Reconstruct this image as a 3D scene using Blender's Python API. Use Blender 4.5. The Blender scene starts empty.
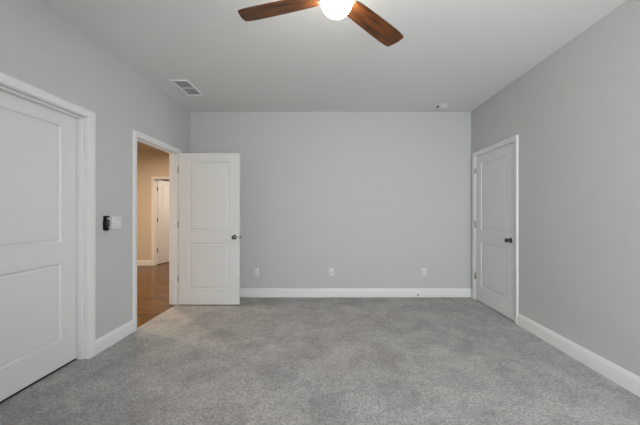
import bpy, bmesh, math, random
from mathutils import Vector, Matrix

random.seed(7)
C = bpy.context.scene.collection
PI = math.pi

# ------------------------------------------------------------------ camera, world, light, exposure
FPX = 280.0                      # focal length in pixels of a 640 px wide frame
CAMZ = 1.236
cam_d = bpy.data.cameras.new('camera')
cam_d.sensor_width = 36.0
cam_d.lens = FPX / 640.0 * 36.0
cam_d.shift_x = -8.7 / 640.0
cam_d.shift_y = 1.0 / 640.0
cam_d.clip_start = 0.02
cam = bpy.data.objects.new('camera', cam_d)
C.objects.link(cam)
cam.location = (0, 0, CAMZ)
cam.rotation_euler = (PI / 2, 0, 0)
bpy.context.scene.camera = cam

SKY = 4.1
GLOBE = 16.5
HALL = 215.0
world = bpy.data.worlds.new('overcast_sky')
bpy.context.scene.world = world
world.use_nodes = True
wn = world.node_tree.nodes
wl = world.node_tree.links
wn.clear()
w_out = wn.new('ShaderNodeOutputWorld')
w_bg = wn.new('ShaderNodeBackground')
w_tc = wn.new('ShaderNodeTexCoord')
w_sep = wn.new('ShaderNodeSeparateXYZ')
w_ramp = wn.new('ShaderNodeValToRGB')
w_mr = wn.new('ShaderNodeMapRange')
w_mr.inputs['From Min'].default_value = -1
w_mr.inputs['From Max'].default_value = 1
wl.new(w_tc.outputs['Generated'], w_sep.inputs[0])
wl.new(w_sep.outputs['Z'], w_mr.inputs['Value'])
wl.new(w_mr.outputs[0], w_ramp.inputs['Fac'])
e = w_ramp.color_ramp.elements
e[0].position = 0.47
e[0].color = (0.88, 0.90, 0.92, 1)      # the ground outside
e[1].position = 0.53
e[1].color = (0.93, 0.955, 1.0, 1)       # bright overcast sky
wl.new(w_ramp.outputs['Color'], w_bg.inputs['Color'])
w_bg.inputs['Strength'].default_value = SKY
wl.new(w_bg.outputs[0], w_out.inputs['Surface'])

sc = bpy.context.scene
sc.view_settings.view_transform = 'Standard'
sc.view_settings.look = 'None'
sc.view_settings.exposure = 2.03
sc.view_settings.gamma = 1.0
sc.view_settings.use_curve_mapping = False
sc.cycles.use_denoising = True
sc.cycles.max_bounces = 12
sc.cycles.diffuse_bounces = 8
sc.cycles.sample_clamp_indirect = 6.0

# room numbers (metres): camera at x = 0, y = 0, looking along +y
XL, XR, YB, YR, H = -2.046, 2.107, 4.145, -0.95, 2.743
WT = 0.12
REAR_WINDOWS = [(0.05, 0.98), (1.04, 1.97)]
WZ0, WZ1 = 0.50, 2.20

FILL_WINDOW = (-0.62, 0.10)      # along y, right wall: unseen window added to brighten the left wall

def portal(w, loc, rz):
    d = bpy.data.lights.new('window_portal', 'AREA')
    d.shape = 'RECTANGLE'
    d.size = w
    d.size_y = WZ1 - WZ0
    d.cycles.is_portal = True
    o = bpy.data.objects.new('window_portal', d)
    C.objects.link(o)
    o.location = (*loc, (WZ0 + WZ1) / 2)
    o.rotation_euler = (PI / 2, 0, rz)   # shines into the room
    return o
for a, b in REAR_WINDOWS:
    portal(b - a, ((a + b) / 2, YR - WT - 0.02), 0)
portal(FILL_WINDOW[1] - FILL_WINDOW[0], (XR + WT + 0.02, sum(FILL_WINDOW) / 2), PI / 2)

# ------------------------------------------------------------------ materials
def new_mat(name):
    m = bpy.data.materials.new(name)
    m.use_nodes = True
    n = m.node_tree.nodes
    return m, n, m.node_tree.links, n['Principled BSDF']

def mat(name, color, rough=0.5, metal=0.0, spec=0.5, bump=0.0, bscale=200.0, var=0.0, vscale=2.0):
    m, n, l, p = new_mat(name)
    p.inputs['Base Color'].default_value = (*color, 1)
    p.inputs['Roughness'].default_value = rough
    p.inputs['Metallic'].default_value = metal
    p.inputs['Specular IOR Level'].default_value = spec
    tc = n.new('ShaderNodeTexCoord')
    if var:
        nz = n.new('ShaderNodeTexNoise')
        nz.inputs['Scale'].default_value = vscale
        nz.inputs['Detail'].default_value = 3
        l.new(tc.outputs['Object'], nz.inputs['Vector'])
        r = n.new('ShaderNodeValToRGB')
        r.color_ramp.elements[0].position = 0.3
        r.color_ramp.elements[1].position = 0.7
        r.color_ramp.elements[0].color = (*[c * (1 - var) for c in color], 1)
        r.color_ramp.elements[1].color = (*[min(1, c * (1 + var)) for c in color], 1)
        l.new(nz.outputs['Fac'], r.inputs['Fac'])
        l.new(r.outputs['Color'], p.inputs['Base Color'])
    if bump:
        nb = n.new('ShaderNodeTexNoise')
        nb.inputs['Scale'].default_value = bscale
        nb.inputs['Detail'].default_value = 2
        l.new(tc.outputs['Object'], nb.inputs['Vector'])
        b = n.new('ShaderNodeBump')
        b.inputs['Strength'].default_value = bump
        b.inputs['Distance'].default_value = 0.002
        l.new(nb.outputs['Fac'], b.inputs['Height'])
        l.new(b.outputs['Normal'], p.inputs['Normal'])
    return m

def carpet_mat():
    m, n, l, p = new_mat('grey_carpet')
    p.inputs['Roughness'].default_value = 0.95
    p.inputs['Specular IOR Level'].default_value = 0.1
    p.inputs['Sheen Weight'].default_value = 0.15
    p.inputs['Sheen Roughness'].default_value = 0.6
    tc = n.new('ShaderNodeTexCoord')
    big = n.new('ShaderNodeTexNoise')        # trodden and vacuumed patches
    big.inputs['Scale'].default_value = 3.2
    big.inputs['Detail'].default_value = 7
    big.inputs['Roughness'].default_value = 0.68
    big.inputs['Distortion'].default_value = 0.5
    fine = n.new('ShaderNodeTexNoise')       # tufts
    fine.inputs['Scale'].default_value = 60
    fine.inputs['Detail'].default_value = 4
    fine.inputs['Roughness'].default_value = 0.75
    for t in (big, fine):
        l.new(tc.outputs['Object'], t.inputs['Vector'])
    mid = n.new('ShaderNodeTexNoise')        # pile leaning this way and that
    mid.inputs['Scale'].default_value = 16
    mid.inputs['Detail'].default_value = 5
    mid.inputs['Roughness'].default_value = 0.7
    l.new(tc.outputs['Object'], mid.inputs['Vector'])
    def ramp(src, p0, p1, c0, c1):
        r = n.new('ShaderNodeValToRGB')
        r.color_ramp.elements[0].position = p0
        r.color_ramp.elements[1].position = p1
        r.color_ramp.elements[0].color = (*c0, 1)
        r.color_ramp.elements[1].color = (*c1, 1)
        l.new(src.outputs['Fac'], r.inputs['Fac'])
        return r
    r0 = ramp(big, 0.34, 0.66, (0.425, 0.406, 0.392), (0.65, 0.622, 0.60))
    rm_ = ramp(mid, 0.32, 0.68, (0.76, 0.76, 0.76), (1.0, 1.0, 1.0))
    m0 = n.new('ShaderNodeMix')
    m0.data_type = 'RGBA'
    m0.blend_type = 'MULTIPLY'
    m0.inputs[0].default_value = 1.0
    l.new(r0.outputs['Color'], m0.inputs[6])
    l.new(rm_.outputs['Color'], m0.inputs[7])
    r2 = ramp(fine, 0.35, 0.65, (0.46, 0.46, 0.46), (1.0, 1.0, 1.0))
    mx = n.new('ShaderNodeMix')
    mx.data_type = 'RGBA'
    mx.blend_type = 'MULTIPLY'
    mx.inputs[0].default_value = 1.0
    l.new(m0.outputs[2], mx.inputs[6])
    l.new(r2.outputs['Color'], mx.inputs[7])
    l.new(mx.outputs[2], p.inputs['Base Color'])
    b = n.new('ShaderNodeBump')
    b.inputs['Strength'].default_value = 0.7
    b.inputs['Distance'].default_value = 0.008
    l.new(fine.outputs['Fac'], b.inputs['Height'])
    l.new(b.outputs['Normal'], p.inputs['Normal'])
    return m

def wood_mat(name, dark, light, rough, axis, plank=0.0, stretch=14.0, gscale=2.5, spec=0.4):
    m, n, l, p = new_mat(name)
    p.inputs['Specular IOR Level'].default_value = spec
    p.inputs['Roughness'].default_value = rough
    tc = n.new('ShaderNodeTexCoord')
    mp = n.new('ShaderNodeMapping')
    s = [stretch, stretch, stretch]
    s[axis] = 1.0
    mp.inputs['Scale'].default_value = s
    l.new(tc.outputs['Object'], mp.inputs['Vector'])
    g = n.new('ShaderNodeTexNoise')
    g.inputs['Scale'].default_value = gscale
    g.inputs['Detail'].default_value = 6
    g.inputs['Roughness'].default_value = 0.62
    g.inputs['Distortion'].default_value = 0.6
    l.new(mp.outputs[0], g.inputs['Vector'])
    r = n.new('ShaderNodeValToRGB')
    r.color_ramp.elements[0].position = 0.34
    r.color_ramp.elements[1].position = 0.66
    r.color_ramp.elements[0].color = (*dark, 1)
    r.color_ramp.elements[1].color = (*light, 1)
    l.new(g.outputs['Fac'], r.inputs['Fac'])
    col = r.outputs['Color']
    if plank:
        br = n.new('ShaderNodeTexBrick')
        br.inputs['Scale'].default_value = 1.0
        br.inputs['Brick Width'].default_value = 1.1
        br.inputs['Row Height'].default_value = plank
        br.inputs['Mortar Size'].default_value = 0.0025
        br.inputs['Color1'].default_value = (0.72, 0.72, 0.72, 1)
        br.inputs['Color2'].default_value = (1.12, 1.08, 1.0, 1)
        br.inputs['Mortar'].default_value = (0.3, 0.3, 0.3, 1)
        l.new(tc.outputs['Object'], br.inputs['Vector'])
        mx = n.new('ShaderNodeMix')
        mx.data_type = 'RGBA'
        mx.blend_type = 'MULTIPLY'
        mx.inputs[0].default_value = 1.0
        l.new(col, mx.inputs[6])
        l.new(br.outputs['Color'], mx.inputs[7])
        col = mx.outputs[2]
    l.new(col, p.inputs['Base Color'])
    return m

def glow_mat(name, color, strength):
    m, n, l, p = new_mat(name)
    p.inputs['Base Color'].default_value = (0.9, 0.9, 0.88, 1)
    p.inputs['Roughness'].default_value = 0.3
    p.inputs['Emission Color'].default_value = (*color, 1)
    p.inputs['Emission Strength'].default_value = strength
    return m

def glass_mat():
    m, n, l, p = new_mat('window_glass')
    n.remove(p)
    t = n.new('ShaderNodeBsdfTransparent')
    t.inputs[0].default_value = (0.96, 0.98, 0.97, 1)
    g = n.new('ShaderNodeBsdfGlossy')
    g.inputs['Roughness'].default_value = 0.02
    f = n.new('ShaderNodeFresnel')
    f.inputs['IOR'].default_value = 1.45
    x = n.new('ShaderNodeMixShader')
    l.new(f.outputs[0], x.inputs[0])
    l.new(t.outputs[0], x.inputs[1])
    l.new(g.outputs[0], x.inputs[2])
    l.new(x.outputs[0], n['Material Output'].inputs['Surface'])
    return m

M = {
    'wall': mat('grey_wall_paint', (0.540, 0.537, 0.530), 0.75, spec=0.25, bump=0.25, bscale=160, var=0.012, vscale=14),
    'ceiling': mat('ceiling_paint', (0.735, 0.735, 0.73), 0.9, spec=0.15, bump=0.3, bscale=120),
    'trim': mat('white_trim_paint', (0.75, 0.747, 0.745), 0.38, spec=0.4),
    'door': mat('white_door_paint', (0.705, 0.702, 0.70), 0.42, spec=0.4, bump=0.05, bscale=60),
    'carpet': carpet_mat(),
    'hall_wall': mat('beige_hall_paint', (0.64, 0.55, 0.45), 0.8, spec=0.2, bump=0.2, bscale=160),
    'hall_ceiling': mat('hall_ceiling_paint', (0.62, 0.55, 0.47), 0.9, spec=0.2),
    'hall_floor': wood_mat('brown_wood_planks', (0.055, 0.023, 0.004), (0.18, 0.080, 0.019), 0.16, 0, plank=0.12, spec=0.11),
    'walnut': wood_mat('walnut_blade', (0.018, 0.006, 0.002), (0.19, 0.060, 0.013), 0.45, 0, stretch=9, gscale=3.5),
    'bronze': mat('dark_bronze', (0.10, 0.085, 0.07), 0.32, metal=0.9),
    'nickel': mat('satin_nickel', (0.42, 0.40, 0.37), 0.25, metal=1.0),
    'dark_nickel': mat('dark_nickel_knob', (0.16, 0.15, 0.14), 0.16, metal=1.0),
    'hinge': mat('antique_hinge_metal', (0.27, 0.22, 0.16), 0.4, metal=0.9),
    'plastic': mat('white_plastic', (0.68, 0.68, 0.665), 0.4),
    'black': mat('black_plastic', (0.006, 0.006, 0.006), 0.35, spec=0.25),
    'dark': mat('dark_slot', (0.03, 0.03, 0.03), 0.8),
    'gap_shade': mat('door_gap_shade', (0.05, 0.048, 0.045), 0.5),  # shade under the left door, put into the floor colour
    'duct': mat('dark_duct_sheet', (0.06, 0.06, 0.06), 0.7),
    'button': mat('pale_button_plastic', (0.70, 0.71, 0.72), 0.4),
    'rubber': mat('grey_rubber', (0.10, 0.10, 0.10), 0.8),
    'vent': mat('vent_enamel', (0.82, 0.82, 0.81), 0.45),
    'globe': glow_mat('lit_frosted_globe', (1.0, 0.945, 0.87), GLOBE),
    'hall_lens': glow_mat('lit_hall_lens', (1.0, 0.80, 0.57), HALL),
    'far_lens': glow_mat('lit_far_room_lens', (1.0, 0.90, 0.78), HALL * 0.8),
    'glass': glass_mat(),
}

# ------------------------------------------------------------------ mesh helpers
def link(name, bm, m, parent=None, smooth=False, loc=None):
    bmesh.ops.recalc_face_normals(bm, faces=bm.faces)
    me = bpy.data.meshes.new(name)
    bm.to_mesh(me)
    bm.free()
    me.materials.append(m)
    if smooth:
        for p in me.polygons:
            p.use_smooth = True
        me.set_sharp_from_angle(angle=math.radians(38))
    o = bpy.data.objects.new(name, me)
    C.objects.link(o)
    if parent is not None:
        o.parent = parent
    if loc is not None:
        o.location = loc
    return o

def box(bm, a, b, bevel=0.0, seg=2):
    lo = [min(a[i], b[i]) for i in range(3)]
    hi = [max(a[i], b[i]) for i in range(3)]
    vs = [bm.verts.new((x, y, z)) for x in (lo[0], hi[0]) for y in (lo[1], hi[1]) for z in (lo[2], hi[2])]
    q = [(0, 1, 3, 2), (4, 6, 7, 5), (0, 4, 5, 1), (2, 3, 7, 6), (0, 2, 6, 4), (1, 5, 7, 3)]
    fs = [bm.faces.new([vs[i] for i in f]) for f in q]
    if bevel:
        es = list({e for f in fs for e in f.edges})
        bmesh.ops.bevel(bm, geom=es, offset=bevel, segments=seg, affect='EDGES', profile=0.5)
    return bm

def lathe(bm, prof, mtx=None, n=32, cap=True):
    """prof: list of (radius, height) along local z."""
    mtx = mtx or Matrix()
    rings = []
    for r, h in prof:
        if r < 1e-6:
            rings.append([bm.verts.new(mtx @ Vector((0, 0, h)))])
        else:
            rings.append([bm.verts.new(mtx @ Vector((r * math.cos(2 * PI * k / n), r * math.sin(2 * PI * k / n), h))) for k in range(n)])
    for A, B in zip(rings, rings[1:]):
        for k in range(n):
            k2 = (k + 1) % n
            if len(A) == 1 and len(B) == 1:
                continue
            if len(A) == 1:
                bm.faces.new((A[0], B[k], B[k2]))
            elif len(B) == 1:
                bm.faces.new((A[k], A[k2], B[0]))
            else:
                bm.faces.new((A[k], A[k2], B[k2], B[k]))
    if cap:
        for R in (rings[0], rings[-1]):
            if len(R) > 2:
                bm.faces.new(R)
    return bm

def sweep(bm, sections):
    """join closed loops of equal length and cap both ends."""
    rings = [[bm.verts.new(p) for p in s] for s in sections]
    n = len(rings[0])
    for A, B in zip(rings, rings[1:]):
        for k in range(n):
            k2 = (k + 1) % n
            bm.faces.new((A[k], A[k2], B[k2], B[k]))
    bm.faces.new(rings[0])
    bm.faces.new(rings[-1])
    return bm

def prop(o, label=None, cat=None, group=None, kind=None):
    if label: o['label'] = label
    if cat: o['category'] = cat
    if group: o['group'] = group
    if kind: o['kind'] = kind
    return o

def struct(name, bm, m, label, cat, smooth=False):
    return prop(link(name, bm, m, smooth=smooth), label, cat, kind='structure')

def empty(name, loc, label, cat, group=None, kind=None):
    o = bpy.data.objects.new(name, None)
    o.empty_display_size = 0.05
    C.objects.link(o)
    o.location = loc
    return prop(o, label, cat, group, kind)

def rot_to(axis):
    """matrix that turns local z into the given world axis."""
    return Vector((0, 0, 1)).rotation_difference(Vector(axis)).to_matrix().to_4x4()

# ------------------------------------------------------------------ door numbers
DH = 2.05                                   # clear head height of the door openings
J = 0.018                                   # jamb board
D1 = (1.564, 2.379)                         # clear openings, along y
D2 = (2.985, 3.803)
D3 = (3.172, 4.018)
HALLX0, HALLY0, HALLY1 = -6.4, 2.62, 6.65
D4 = (-4.140, -3.340)                       # along x, in the far hall wall
XLO = XL - WT                               # hall face of the left wall
XRO = XR + WT

# ------------------------------------------------------------------ floor, ceiling, walls
b = bmesh.new()
box(b, (XL - 0.024, YR - WT, -0.06), (XR, YB + WT, 0))
box(b, (XLO + 0.032, D1[0] - 0.1, -0.06), (XL - 0.024, D1[1] + 0.08, 0))
box(b, (XR, D3[0] - 0.2, -0.06), (XRO + 0.6, D3[1] + 0.1, 0))
struct('floor', b, M['carpet'], 'mottled grey cut pile carpet covering the bedroom floor', 'floor')

b = bmesh.new()
box(b, (HALLX0, D1[1] + 0.08, -0.06), (XL - 0.024, 9.2, -0.004))
struct('floor_hall', b, M['hall_floor'], 'glossy brown wood plank floor of the hall beyond the open door', 'floor')

b = bmesh.new()
box(b, (XL - WT, YR - WT, H), (XRO, YB + WT, H + 0.1))
struct('ceiling', b, M['ceiling'], 'flat pale grey bedroom ceiling under which the fan hangs', 'ceiling')

b = bmesh.new()
box(b, (HALLX0 - WT, YR - WT, H), (XLO, 9.32, H + 0.1))
box(b, (XLO, YB + WT, H), (-1.9, 9.32, H + 0.1))
struct('ceiling_hall', b, M['hall_ceiling'], 'warm lit hall ceiling glimpsed above the doorway opening', 'ceiling')

b = bmesh.new()
box(b, (XL - WT, YB, 0), (XRO, YB + WT, H))
struct('wall_back', b, M['wall'], 'plain light grey wall facing the camera with three outlets', 'wall')

def side_wall(bm, x0, x1, ya, yb, openings):
    y = ya
    for o0, o1 in openings:
        box(bm, (x0, y, 0), (x1, o0 - J, H))
        box(bm, (x0, o0 - J, DH + J), (x1, o1 + J, H))
        y = o1 + J
    box(bm, (x0, y, 0), (x1, yb, H))

b = bmesh.new()
side_wall(b, XLO, XL, YR - WT, YB, [D1, D2])
struct('wall_left', b, M['wall'], 'light grey wall on the left with the closed door and the open doorway', 'wall')
b = bmesh.new()
wa, wb = FILL_WINDOW
box(b, (XR, YR - WT, 0), (XRO, wa, H))
box(b, (XR, wa, 0), (XRO, wb, WZ0))
box(b, (XR, wa, WZ1), (XRO, wb, H))
side_wall(b, XR, XRO, wb, YB, [D3])
struct('wall_right', b, M['wall'], 'light grey wall on the right with one closed narrow-looking door', 'wall')

b = bmesh.new()
x = XL
for a, c in REAR_WINDOWS:
    box(b, (x, YR - WT, 0), (a, YR, H))
    box(b, (a, YR - WT, 0), (c, YR, WZ0))
    box(b, (a, YR - WT, WZ1), (c, YR, H))
    x = c
box(b, (x, YR - WT, 0), (XR, YR, H))
struct('wall_rear', b, M['wall'], 'grey wall with two windows behind the camera', 'wall')

# shells of the neighbouring spaces
b = bmesh.new()
box(b, (HALLX0 - WT, YR - WT, -0.06), (HALLX0, 9.32, H))
struct('wall_hall_left', b, M['hall_wall'], 'beige hall wall out of sight to the left', 'wall')
b = bmesh.new()
box(b, (HALLX0, D1[1] + 0.10, 0), (XLO, HALLY0, H))
struct('wall_hall_front', b, M['hall_wall'], 'beige hall partition out of sight behind the left wall', 'wall')
b = bmesh.new()
box(b, (XLO, YB + WT, 0), (XLO + 0.12, 9.32, H))
struct('wall_hall_right', b, M['hall_wall'], 'beige hall wall out of sight to the right', 'wall')
b = bmesh.new()
box(b, (HALLX0, HALLY1, 0), (D4[0] - J, HALLY1 + WT, H))
box(b, (D4[0] - J, HALLY1, DH + J), (D4[1] + J, HALLY1 + WT, H))
box(b, (D4[1] + J, HALLY1, 0), (XLO, HALLY1 + WT, H))
struct('wall_hall_back', b, M['hall_wall'], 'warm beige far wall of the hall seen through the open doorway', 'wall')
b = bmesh.new()
box(b, (HALLX0, 9.2, 0), (XLO, 9.32, H))
struct('wall_far_room', b, M['hall_wall'], 'dim beige wall of the room behind the far hall door', 'wall')
b = bmesh.new()
box(b, (XLO - 1.3, YR - WT, 0), (XLO - 1.2, D1[1] + 0.10, H))
box(b, (XLO - 1.2, YR - WT, 0), (XLO, YR, H))
struct('wall_bath', b, M['wall'], 'unlit room behind the closed left door', 'wall')
b = bmesh.new()
box(b, (XLO - 1.3, YR - WT, -0.06), (XLO + 0.032, D1[1] + 0.08, -0.008))  # floor coloured dark so the gap under door_1 reads as black shade
struct('floor_bath', b, M['gap_shade'], 'floor of the unlit room behind the left door, coloured dark for the shade in the gap', 'floor')
b = bmesh.new()
box(b, (XRO + 0.6, D3[0] - 0.3, -0.06), (XRO + 0.7, D3[1] + 0.25, H))
box(b, (XRO, D3[0] - 0.3, -0.06), (XRO + 0.6, D3[0] - 0.2, H))
box(b, (XRO, D3[1] + 0.1, -0.06), (XRO + 0.6, D3[1] + 0.25, H))
box(b, (XRO, D3[0] - 0.3, H), (XRO + 0.7, D3[1] + 0.25, H + 0.1))
struct('wall_closet', b, M['wall'], 'unlit closet behind the closed right door', 'wall')

# ------------------------------------------------------------------ windows behind the camera, the side one added as fill
def window(name, P, a, c, label):
    """P(t, v, z): t along the wall, v into the room from its inner face, z up."""
    v0, v1, w = -WT + 0.03, -WT + 0.08, 0.05
    f = bmesh.new()
    box(f, P(a, v0, WZ0), P(a + w, v1, WZ1))
    box(f, P(c - w, v0, WZ0), P(c, v1, WZ1))
    box(f, P(a + w, v0, WZ0), P(c - w, v1, WZ0 + w))
    box(f, P(a + w, v0, WZ1 - w), P(c - w, v1, WZ1))
    zm = (WZ0 + WZ1) / 2
    box(f, P(a + w, v0, zm - 0.02), P(c - w, v1, zm + 0.02))
    wo = struct(name, f, M['trim'], label, 'window')
    g = bmesh.new()
    box(g, P(a + w, v0 + 0.02, WZ0 + w), P(c - w, v0 + 0.026, zm - 0.02))
    box(g, P(a + w, v0 + 0.02, zm + 0.02), P(c - w, v0 + 0.026, WZ1 - w))
    link('pane', g, M['glass'], wo)
    s = bmesh.new()
    box(s, P(a - 0.025, -0.04, WZ0 - 0.03), P(c + 0.025, 0.05, WZ0 - 0.001), 0.004)
    link('window_sill', s, M['trim'], wo)
for i, (a, c) in enumerate(REAR_WINDOWS):
    window('window_%d' % (i + 1), lambda t, v, z: (t, YR + v, z), a, c, ['white double hung window behind the camera, farther from the right wall', 'white double hung window behind the camera, next to the right corner'][i])
window('window_3', lambda t, v, z: (XR - v, t, z), *FILL_WINDOW, 'white double hung window added for fill light in the right wall behind the camera')

# ------------------------------------------------------------------ door casings and jambs
CAS = [(0.005, 0.0), (0.005, 0.008), (0.010, 0.011), (0.022, 0.0115), (0.030, 0.0145), (0.040, 0.017),
       (0.054, 0.018), (0.060, 0.016), (0.062, 0.012), (0.062, 0.0)]

def casing(name, P, o0, o1, label, jd, stop):
    """P(t, v, z): t along the wall, v out of the wall, z up; jd: depth of the jamb; stop: (v0, v1)."""
    bm = bmesh.new()
    secs = []
    for kind in range(4):
        ring = []
        for u, v in CAS:
            t = o0 - u if kind < 2 else o1 + u
            z = 0.0 if kind in (0, 3) else DH + u
            ring.append(P(t, v, z))
        secs.append(ring)
    sweep(bm, secs)
    c = struct(name, bm, M['trim'], label, 'door frame', smooth=True)
    bj = bmesh.new()
    box(bj, P(o0 - J, 0, 0), P(o0, -jd, DH))
    box(bj, P(o1, 0, 0), P(o1 + J, -jd, DH))
    box(bj, P(o0 - J, 0, DH), P(o1 + J, -jd, DH + J))
    s = 0.013
    box(bj, P(o0, stop[0], 0), P(o0 + s, stop[1], DH - s), 0.002)
    box(bj, P(o1 - s, stop[0], 0), P(o1, stop[1], DH - s), 0.002)
    box(bj, P(o0, stop[0], DH - s), P(o1, stop[1], DH), 0.002)
    link('jamb', bj, M['trim'], c)
    return c

PL = lambda t, v, z: (XL + v, t, z)
PR = lambda t, v, z: (XR - v, t, z)
PH = lambda t, v, z: (t, HALLY1 - v, z)
casing('trim_1', PL, *D1, 'white moulded frame around the closed door nearest the left edge', WT, (-0.080, -0.046))
casing('trim_2', PL, *D2, 'white moulded frame around the open doorway to the hall', WT, (-0.074, -0.042))
casing('trim_3', PR, *D3, 'white moulded frame around the closed door on the right wall', WT, (-0.074, -0.042))
casing('trim_4', PH, *D4, 'cream lit frame around the far door across the hall', WT, (-0.080, -0.048))

# ------------------------------------------------------------------ panel doors
def panel_leaf(w, h, t, stile=0.137):
    """moulded two panel leaf: local x 0..w, y 0..t (front face y = 0), z 0..h."""
    bm = bmesh.new()
    xs = [0, stile, w - stile, w]
    zs = [0, 0.205, 0.822, 0.992, h - 0.112, h]
    rings = [(0.0, 0.0), (0.003, 0.007), (0.010, 0.0135), (0.016, 0.014), (0.026, 0.005), (0.031, 0.004)]
    cache = {}
    def V(x, y, z):
        k = (round(x, 5), round(y, 5), round(z, 5))
        if k not in cache:
            cache[k] = bm.verts.new((x, y, z))
        return cache[k]
    for side in (0, 1):
        Y = (lambda d: d) if side == 0 else (lambda d: t - d)
        for i in range(3):
            for k in range(5):
                x0, x1, z0, z1 = xs[i], xs[i + 1], zs[k], zs[k + 1]
                if i == 1 and k in (1, 3):
                    prev = None
                    for ins, dep in rings:
                        cur = [V(x0 + ins, Y(dep), z0 + ins), V(x1 - ins, Y(dep), z0 + ins),
                               V(x1 - ins, Y(dep), z1 - ins), V(x0 + ins, Y(dep), z1 - ins)]
                        if prev:
                            for q in range(4):
                                bm.faces.new((prev[q], prev[(q + 1) % 4], cur[(q + 1) % 4], cur[q]))
                        prev = cur
                    bm.faces.new(prev)
                else:
                    bm.faces.new((V(x0, Y(0), z0), V(x1, Y(0), z0), V(x1, Y(0), z1), V(x0, Y(0), z1)))
    for i in range(3):
        for z in (0, h):
            bm.faces.new((V(xs[i], 0, z), V(xs[i + 1], 0, z), V(xs[i + 1], t, z), V(xs[i], t, z)))
    for k in range(5):
        for x in (0, w):
            bm.faces.new((V(x, 0, zs[k]), V(x, 0, zs[k + 1]), V(x, t, zs[k + 1]), V(x, t, zs[k])))
    return bm

KNOB = [(0.0, 0.0), (0.031, 0.0), (0.032, 0.003), (0.030, 0.007), (0.016, 0.010), (0.0115, 0.014), (0.0115, 0.026),
        (0.017, 0.031), (0.0245, 0.038), (0.0275, 0.047), (0.0255, 0.056), (0.018, 0.062), (0.008, 0.0645), (0.0, 0.065)]

def add_knobs(door, x, t, z, m, front=True, back=True):
    if front:
        b = bmesh.new()
        lathe(b, KNOB, Matrix.Translation((x, 0, z)) @ rot_to((0, -1, 0)), 28, cap=False)
        prop(link('door_knob', b, m, door, smooth=True), 'round dark metal knob')
    if back:
        b = bmesh.new()
        lathe(b, KNOB, Matrix.Translation((x, t, z)) @ rot_to((0, 1, 0)), 28, cap=False)
        prop(link('door_knob', b, m, door, smooth=True), 'round dark metal knob')

HZ = (0.335, 1.070, 1.815)

def add_hinges(door, x, y, plate, m):
    """knuckle at local (x, y); plate: (a, b) corners in local x, y of the screwed leaf."""
    for z in HZ:
        b = bmesh.new()
        lathe(b, [(0.0, -0.054), (0.004, -0.052), (0.0065, -0.046), (0.0065, 0.046), (0.004, 0.052), (0.0, 0.054)],
              Matrix.Translation((x, y, z)), 14, cap=False)
        (xa, ya), (xb, yb) = plate
        box(b, (xa, ya, z - 0.045), (xb, yb, z + 0.045), 0.0008, 1)
        prop(link('hinge', b, m, door, smooth=True), 'metal butt hinge')

def door(name, w, label):
    o = struct(name, panel_leaf(w, DH - 0.018, 0.035), M['door'], label, 'door')
    return o

# door_1: closed, set back in its frame on the left wall (front face looks +x)
d = door('door_1', D1[1] - D1[0] - 0.006, 'closed white two panel door in the left foreground, cut by the picture edge')
d.rotation_euler = (0, 0, PI / 2)           # local x -> +y, local -y -> +x
d.location = (XLO + 0.0345, D1[0] + 0.001, 0.016)
add_knobs(d, 0.07, 0.035, 0.91, M['dark_nickel'])

# door_2: swung open square to the wall, hung on the far jamb
d = door('door_2', D2[1] - D2[0] - 0.002, 'white two panel door standing wide open in front of the back wall')
d.location = (XL + 0.030, 3.760, 0.014)
add_knobs(d, 0.756, 0.035, 0.905, M['dark_nickel'])
b = bmesh.new()
box(b, (0.8155, 0.006, 0.875), (0.8175, 0.029, 0.935), 0.0005, 1)
box(b, (0.8165, 0.011, 0.895), (0.829, 0.024, 0.914), 0.003)
prop(link('latch', b, M['dark_nickel'], d), 'small metal latch bolt')
add_hinges(d, -0.012, 0.036, ((-0.034, 0.0395), (-0.012, 0.0425)), M['hinge'])

# door_3: closed, flush with the room side of the right wall (front face looks -x)
d = door('door_3', D3[1] - D3[0] - 0.006, 'closed white two panel door on the right wall beside the far corner')
d.rotation_euler = (0, 0, -PI / 2)          # local x -> -y, local -y -> -x
d.location = (XR + 0.002, D3[1] - 0.003, 0.013)
add_knobs(d, D3[1] - D3[0] - 0.076, 0.035, 0.912, M['dark_nickel'], back=False)
add_hinges(d, -0.002, -0.010, ((-0.004, -0.009), (0.012, -0.001)), M['nickel'])

# door_4: across the hall, swung away into the next room
d = door('door_4', D4[1] - D4[0] - 0.006, 'far white door across the hall, swung partly away from us')
d.rotation_euler = (0, 0, math.radians(80))
d.location = (D4[0] + 0.012, HALLY1 + WT - 0.004, 0.013)
add_knobs(d, 0.73, 0.035, 0.912, M['dark_nickel'])
add_hinges(d, -0.010, -0.004, ((-0.042, -0.002), (-0.010, 0.001)), M['bronze'])

# ------------------------------------------------------------------ baseboards
BB = [(0, 0), (0.014, 0), (0.014, 0.098), (0.0125, 0.104), (0.0095, 0.108), (0.0085, 0.116), (0.0060, 0.125), (0.0035, 0.129), (0, 0.129)]

def base(bm, P, t0, t1):
    sweep(bm, [[P(t0, v, z) for v, z in BB], [P(t1, v, z) for v, z in BB]])
    return bm

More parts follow.
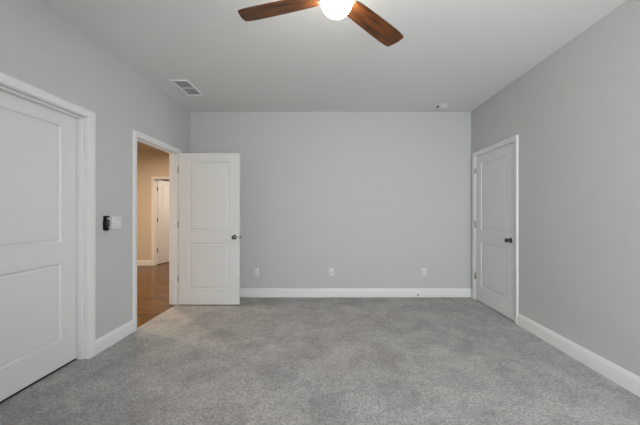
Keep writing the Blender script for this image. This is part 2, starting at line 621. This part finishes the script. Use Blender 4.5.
PB = lambda t, v, z: (t, YB - v, z)
PRR = lambda t, v, z: (t, YR + v, z)
E = 0.062
struct('baseboard_back', base(bmesh.new(), PB, XL, XR), M['trim'], 'white baseboard along the foot of the back wall', 'baseboard', True)
b = base(bmesh.new(), PL, YR, D1[0] - E)
base(b, PL, D1[1] + E, D2[0] - E)
base(b, PL, D2[1] + E, YB)
struct('baseboard_left', b, M['trim'], 'white baseboard along the left wall between the two doors', 'baseboard', True)
b = base(bmesh.new(), PR, YR, D3[0] - E)
base(b, PR, D3[1] + E, YB)
struct('baseboard_right', b, M['trim'], 'long white baseboard along the foot of the right wall', 'baseboard', True)
struct('baseboard_rear', base(bmesh.new(), PRR, XL, XR), M['trim'], 'white baseboard under the windows behind the camera', 'baseboard', True)
b = base(bmesh.new(), PH, HALLX0, D4[0] - E)
base(b, PH, D4[1] + E, XLO)
struct('baseboard_hall', b, M['trim'], 'cream lit baseboard at the foot of the far hall wall', 'baseboard', True)

# ------------------------------------------------------------------ hall downlights (above the doorway, out of frame)
def downlight(x, y, r, lens='hall_lens'):
    b = bmesh.new()
    lathe(b, [(r, H - 0.001), (r + 0.03, H - 0.001), (r + 0.03, H - 0.006), (r, H - 0.012), (r, H - 0.001)], None, 32, cap=False)
    bmesh.ops.translate(b, verts=b.verts, vec=(x, y, 0))
    o = struct('ceiling_downlight', b, M['trim'], 'round recessed downlight in the hall ceiling', 'ceiling light')
    g = bmesh.new()
    lathe(g, [(0.0, H - 0.006), (r * 0.6, H - 0.006), (r, H - 0.004)], Matrix.Translation((x, y, 0)), 32, cap=False)
    link('lens', g, M[lens], o)
downlight(-3.45, 5.05, 0.075)
downlight(-3.75, 3.72, 0.075)
downlight(-3.20, 7.70, 0.075, 'far_lens')

# ------------------------------------------------------------------ ceiling fan
FX, FY = 0.045, 1.60
fan = empty('ceiling_fan', (FX, FY, H), 'three blade walnut ceiling fan with a lit white globe under the ceiling', 'ceiling fan')
b = bmesh.new()
lathe(b, [(0.0, -0.0005), (0.075, -0.0005), (0.075, -0.010), (0.070, -0.035), (0.052, -0.055), (0.030, -0.062), (0.0, -0.062)], None, 40, False)
link('canopy', b, M['bronze'], fan, True)
b = bmesh.new()
lathe(b, [(0.0, -0.060), (0.018, -0.060), (0.018, -0.11), (0.0, -0.11)], None, 24, False)
link('downrod', b, M['bronze'], fan, True)
b = bmesh.new()
lathe(b, [(0.0, -0.105), (0.045, -0.108), (0.085, -0.122), (0.105, -0.150), (0.108, -0.190), (0.100, -0.218), (0.085, -0.230), (0.0, -0.230)], None, 48, False)
link('motor_housing', b, M['bronze'], fan, True)
b = bmesh.new()
lathe(b, [(0.0, -0.228), (0.070, -0.228), (0.074, -0.236), (0.074, -0.258), (0.068, -0.264), (0.0, -0.264)], None, 40, False)
link('light_fitter', b, M['bronze'], fan, True)
b = bmesh.new()
GR, GC = 0.092, -0.288
prof = [(0.066, -0.262)]
for k in range(0, 25):
    a = math.radians(38 - k * 128 / 24)
    prof.append((GR * math.cos(a), GC + 0.090 * math.sin(a)))
prof[-1] = (0.0, GC - 0.090)
lathe(b, prof, None, 40, False)
prop(link('globe', b, M['globe'], fan, True), 'round glowing white glass globe')

def blade_mesh():
    """blade along local +x, 0.10 .. 0.61 m from the axis, pitched about x."""
    bm = bmesh.new()
    pts = []
    st = [(0.115, 0.046), (0.150, 0.052), (0.22, 0.056), (0.32, 0.060), (0.42, 0.063), (0.50, 0.064), (0.56, 0.063), (0.594, 0.0605)]
    lead = [(x, -w) for x, w in st]
    trail = [(x - (0.010 if x > 0.55 else 0.0), w) for x, w in st]
    tip = [(0.607, -0.056), (0.612, -0.046), (0.611, -0.020), (0.606, 0.010), (0.598, 0.044), (0.592, 0.056)]
    outline = lead + tip + trail[::-1]
    t = 0.0045
    top = [bm.verts.new((x, y, t)) for x, y in outline]
    bot = [bm.verts.new((x, y, -t)) for x, y in outline]
    bm.faces.new(top)
    bm.faces.new(bot[::-1])
    n = len(outline)
    for k in range(n):
        bm.faces.new((top[k], bot[k], bot[(k + 1) % n], top[(k + 1) % n]))
    es = [e for e in bm.edges if abs(e.verts[0].co.z - e.verts[1].co.z) < 1e-6]
    bmesh.ops.bevel(bm, geom=es, offset=0.002, segments=2, affect='EDGES')
    bm.transform(Matrix.Rotation(math.radians(-10.5), 4, 'X') @ Matrix.Diagonal((1.022, 1.06, 1.0, 1.0)))
    return bm
blade0 = None
for ang in (44.0, 164.5, 284.2):
    if blade0 is None:
        blade0 = blade = link('blade', blade_mesh(), M['walnut'], fan, True)
        bi = bmesh.new()
        box(bi, (0.07, -0.020, 0.0), (0.15, 0.020, 0.006), 0.002)
        box(bi, (0.14, -0.034, 0.004), (0.21, 0.034, 0.009), 0.002)
        bi.transform(Matrix.Rotation(math.radians(-10.5), 4, 'X'))
        iron0 = iron = link('blade_iron', bi, M['bronze'], blade)
    else:
        blade = blade0.copy()
        C.objects.link(blade)
        blade.parent = fan
        iron = iron0.copy()
        C.objects.link(iron)
        iron.parent = blade
    blade.location = (0, 0, -0.264)
    blade.rotation_euler = (0, 0, math.radians(ang))

# ------------------------------------------------------------------ ceiling vent
vx0, vx1, vy0, vy1 = -1.790, -1.587, 3.150, 3.558
vent = empty('ceiling_vent', ((vx0 + vx1) / 2, (vy0 + vy1) / 2, H), 'white rectangular louvred air vent in the ceiling above the open doorway', 'vent')
hw, hl = (vx1 - vx0) / 2, (vy1 - vy0) / 2
b = bmesh.new()
fw = 0.021
for a, c in (((-hw, -hl), (-hw + fw, hl)), ((hw - fw, -hl), (hw, hl)), ((-hw + fw, -hl), (hw - fw, -hl + fw)), ((-hw + fw, hl - fw), (hw - fw, hl))):
    box(b, (a[0], a[1], -0.013), (c[0], c[1], -0.0005), 0.002, 1)
box(b, (-hw + fw, -0.008, -0.009), (hw - fw, 0.008, -0.001))
link('vent_frame', b, M['vent'], vent)
b = bmesh.new()
box(b, (-hw + fw, -hl + fw, -0.0016), (hw - fw, hl - fw, -0.0006))  # dark sheet closing the frame behind the louvres
prop(link('duct_opening', b, M['duct'], vent), 'dark duct behind the louvres')
ns = 22
for k in range(ns):
    y = -hl + fw + (k + 0.5) * (2 * (hl - fw)) / ns
    if abs(y) < 0.010:
        continue
    s = bmesh.new()
    box(s, (-hw + fw, -0.0052, -0.0006), (hw - fw, 0.0052, 0.0006))
    s.transform(Matrix.Translation((0, y, -0.0062)) @ Matrix.Rotation(math.radians(14), 4, 'X'))
    link('louvre', s, M['vent'], vent)

# ------------------------------------------------------------------ smoke detector
sd = empty('smoke_detector', (1.585, 3.91, H), 'round white smoke detector on the ceiling close to the back wall', 'smoke detector')
b = bmesh.new()
lathe(b, [(0.0, -0.0005), (0.074, -0.0005), (0.074, -0.012), (0.071, -0.015), (0.0, -0.015)], None, 40, False)
link('base', b, M['plastic'], sd, True)
b = bmesh.new()
lathe(b, [(0.0, -0.013), (0.058, -0.013), (0.058, -0.022), (0.0, -0.022)], None, 40, False)
prop(link('vent_ring', b, M['dark'], sd, True), 'dark slotted gap')
b = bmesh.new()
lathe(b, [(0.0, -0.020), (0.064, -0.020), (0.066, -0.024), (0.062, -0.034), (0.050, -0.041), (0.024, -0.044), (0.0, -0.0445)], None, 40, False)
link('cover', b, M['plastic'], sd, True)
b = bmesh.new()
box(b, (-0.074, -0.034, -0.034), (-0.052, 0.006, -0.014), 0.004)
prop(link('dark_side_block', b, M['dark'], sd, True), 'dark block on the left side')
b = bmesh.new()
lathe(b, [(0.0, -0.042), (0.010, -0.042), (0.010, -0.047), (0.0, -0.047)], Matrix.Translation((0.022, -0.018, 0)), 20, False)
link('test_button', b, M['button'], sd, True)

# ------------------------------------------------------------------ wall plates on the back wall
def plate_bm(w, h, d=0.006):
    b = bmesh.new()
    box(b, (-w / 2, -d, -h / 2), (w / 2, -0.0003, h / 2), 0.0025)
    return b

def duplex(x, z, label):
    o = empty('wall_outlet', (x, YB, z), label, 'outlet', 'outlets low on the back wall')
    link('wall_plate', plate_bm(0.074, 0.118), M['plastic'], o, True)
    for s in (1, -1):
        b = bmesh.new()
        box(b, (-0.0165, -0.0085, s * 0.0205 - 0.0145), (0.0165, -0.0050, s * 0.0205 + 0.0145), 0.0014)
        r = link('receptacle', b, M['plastic'], o, True)
        q = bmesh.new()
        box(q, (-0.0085, -0.0090, s * 0.0205 - 0.002), (-0.0055, -0.0080, s * 0.0205 + 0.008))
        box(q, (0.0055, -0.0090, s * 0.0205 - 0.001), (0.0085, -0.0080, s * 0.0205 + 0.007))
        lathe(q, [(0.0, 0.0080), (0.0032, 0.0080), (0.0032, 0.0090), (0.0, 0.0090)], Matrix.Translation((0, 0, s * 0.0205 - 0.0075)) @ rot_to((0, -1, 0)), 14, False)
        prop(link('slots', q, M['dark'], r), 'dark plug slots')
    b = bmesh.new()
    lathe(b, [(0.0, 0.005), (0.0032, 0.005), (0.0032, 0.0072), (0.0, 0.0076)], rot_to((0, -1, 0)), 16, False)
    link('screw', b, M['nickel'], o, True)
    return o
duplex(-1.072, 0.372, 'white outlet plate on the back wall beside the open door')
duplex(1.408, 0.370, 'white outlet plate on the back wall nearest the right corner')

o = empty('cable_jack', (0.040, YB, 0.368), 'white plate with one small cable jack, middle of the back wall', 'cable outlet')
link('wall_plate', plate_bm(0.072, 0.116), M['plastic'], o, True)
b = bmesh.new()
lathe(b, [(0.0, 0.005), (0.0085, 0.005), (0.0085, 0.009), (0.0055, 0.0095), (0.0055, 0.018), (0.0, 0.018)], rot_to((0, -1, 0)), 20, False)
prop(link('jack', b, M['dark_nickel'], o, True), 'threaded metal cable connector')
for s in (1, -1):
    b = bmesh.new()
    lathe(b, [(0.0, 0.005), (0.0032, 0.005), (0.0032, 0.0072), (0.0, 0.0076)], Matrix.Translation((0, 0, s * 0.042)) @ rot_to((0, -1, 0)), 16, False)
    link('screw', b, M['nickel'], o, True)

# ------------------------------------------------------------------ light switch and fan remote on the left wall
sw = empty('light_switch', (XL, 2.700, 1.150), 'white double switch plate on the left wall beside the doorway', 'light switch')
sw.rotation_euler = (0, 0, PI / 2)          # local -y -> +x
link('wall_plate', plate_bm(0.117, 0.117), M['plastic'], sw, True)
for s in (-1, 1):
    b = bmesh.new()
    box(b, (s * 0.023 - 0.006, -0.0075, -0.013), (s * 0.023 + 0.006, -0.005, 0.013), 0.001)
    box(b, (s * 0.023 - 0.0042, -0.018, 0.001), (s * 0.023 + 0.0042, -0.006, 0.011), 0.0016)
    link('toggle', b, M['button'], sw, True)
    for z in (0.030, -0.030):
        b = bmesh.new()
        lathe(b, [(0.0, 0.005), (0.0032, 0.005), (0.0032, 0.0070), (0.0, 0.0073)], Matrix.Translation((s * 0.023, 0, z)) @ rot_to((0, -1, 0)), 14, False)
        link('screw', b, M['nickel'], sw, True)

rm = empty('remote_control', (XL, 2.556, 1.147), 'small black remote control in its wall cradle beside the white switch plate', 'remote control')
rm.rotation_euler = (0, 0, PI / 2)
def rounded_slab(w0, w1, h, y0, y1, bev):
    bm = bmesh.new()
    n = 10
    ring = []
    for k in range(n + 1):
        a = PI * k / n
        ring.append((w1 * math.cos(a), h / 2 - w1 * 0.35 + w1 * 0.35 * math.sin(a)))
    for k in range(n + 1):
        a = PI + PI * k / n
        ring.append((w0 * math.cos(a), -h / 2 + w0 * 0.75 + w0 * 0.75 * math.sin(a)))
    A = [bm.verts.new((x, y0, z)) for x, z in ring]
    B = [bm.verts.new((x, y1, z)) for x, z in ring]
    bm.faces.new(A)
    bm.faces.new(B[::-1])
    for k in range(len(ring)):
        k2 = (k + 1) % len(ring)
        bm.faces.new((A[k], B[k], B[k2], A[k2]))
    es = [e for e in bm.edges if abs(e.verts[0].co.y - y0) < 1e-6 and abs(e.verts[1].co.y - y0) < 1e-6]
    bmesh.ops.bevel(bm, geom=es, offset=bev, segments=3, affect='EDGES')
    return bm
link('cradle', rounded_slab(0.0195, 0.0205, 0.086, -0.008, -0.0003, 0.003), M['black'], rm, True, (0, 0, -0.022))
link('remote_body', rounded_slab(0.0225, 0.0245, 0.138, -0.034, -0.0085, 0.006), M['black'], rm, True)
b = bmesh.new()
lathe(b, [(0.0085, 0.0335), (0.0130, 0.0335), (0.0130, 0.0365), (0.0085, 0.0365), (0.0085, 0.0335)], Matrix.Translation((0.004, 0, 0.042)) @ rot_to((0, -1, 0)), 26, False)
prop(link('dial_ring', b, M['button'], rm, True), 'pale ring around the top button')
for x, z, r in ((-0.012, 0.008, 0.0022), (0.000, 0.004, 0.0022), (0.011, 0.010, 0.0022), (-0.006, -0.008, 0.002), (0.006, -0.036, 0.005)):
    b = bmesh.new()
    lathe(b, [(0.0, 0.0335), (r, 0.0335), (r, 0.0352), (r * 0.7, 0.036), (0.0, 0.036)], Matrix.Translation((x, 0, z)) @ rot_to((0, -1, 0)), 16, False)
    prop(link('button', b, M['button'], rm, True), 'small pale button')

# ------------------------------------------------------------------ door stop on the back baseboard
ds = empty('door_stop', (1.300, YB - 0.0139, 0.052), 'small white door stop with a dark tip on the back baseboard', 'door stop')
b = bmesh.new()
lathe(b, [(0.0, 0.0), (0.012, 0.0), (0.012, 0.003), (0.006, 0.006), (0.0, 0.006)], rot_to((0, -1, 0)), 20, False)
link('base', b, M['trim'], ds, True)
b = bmesh.new()
pr = [(0.0, 0.005)]
for k in range(0, 29):
    pr.append((0.0056 if k % 2 else 0.0045, 0.006 + k * 0.002))
pr.append((0.0, 0.063))
lathe(b, pr, rot_to((0, -1, 0)), 18, False)
link('spring', b, M['trim'], ds, True)
b = bmesh.new()
lathe(b, [(0.0, 0.060), (0.0085, 0.060), (0.0095, 0.064), (0.0090, 0.074), (0.006, 0.077), (0.0, 0.077)], rot_to((0, -1, 0)), 20, False)
prop(link('tip', b, M['rubber'], ds, True), 'dark rubber tip')
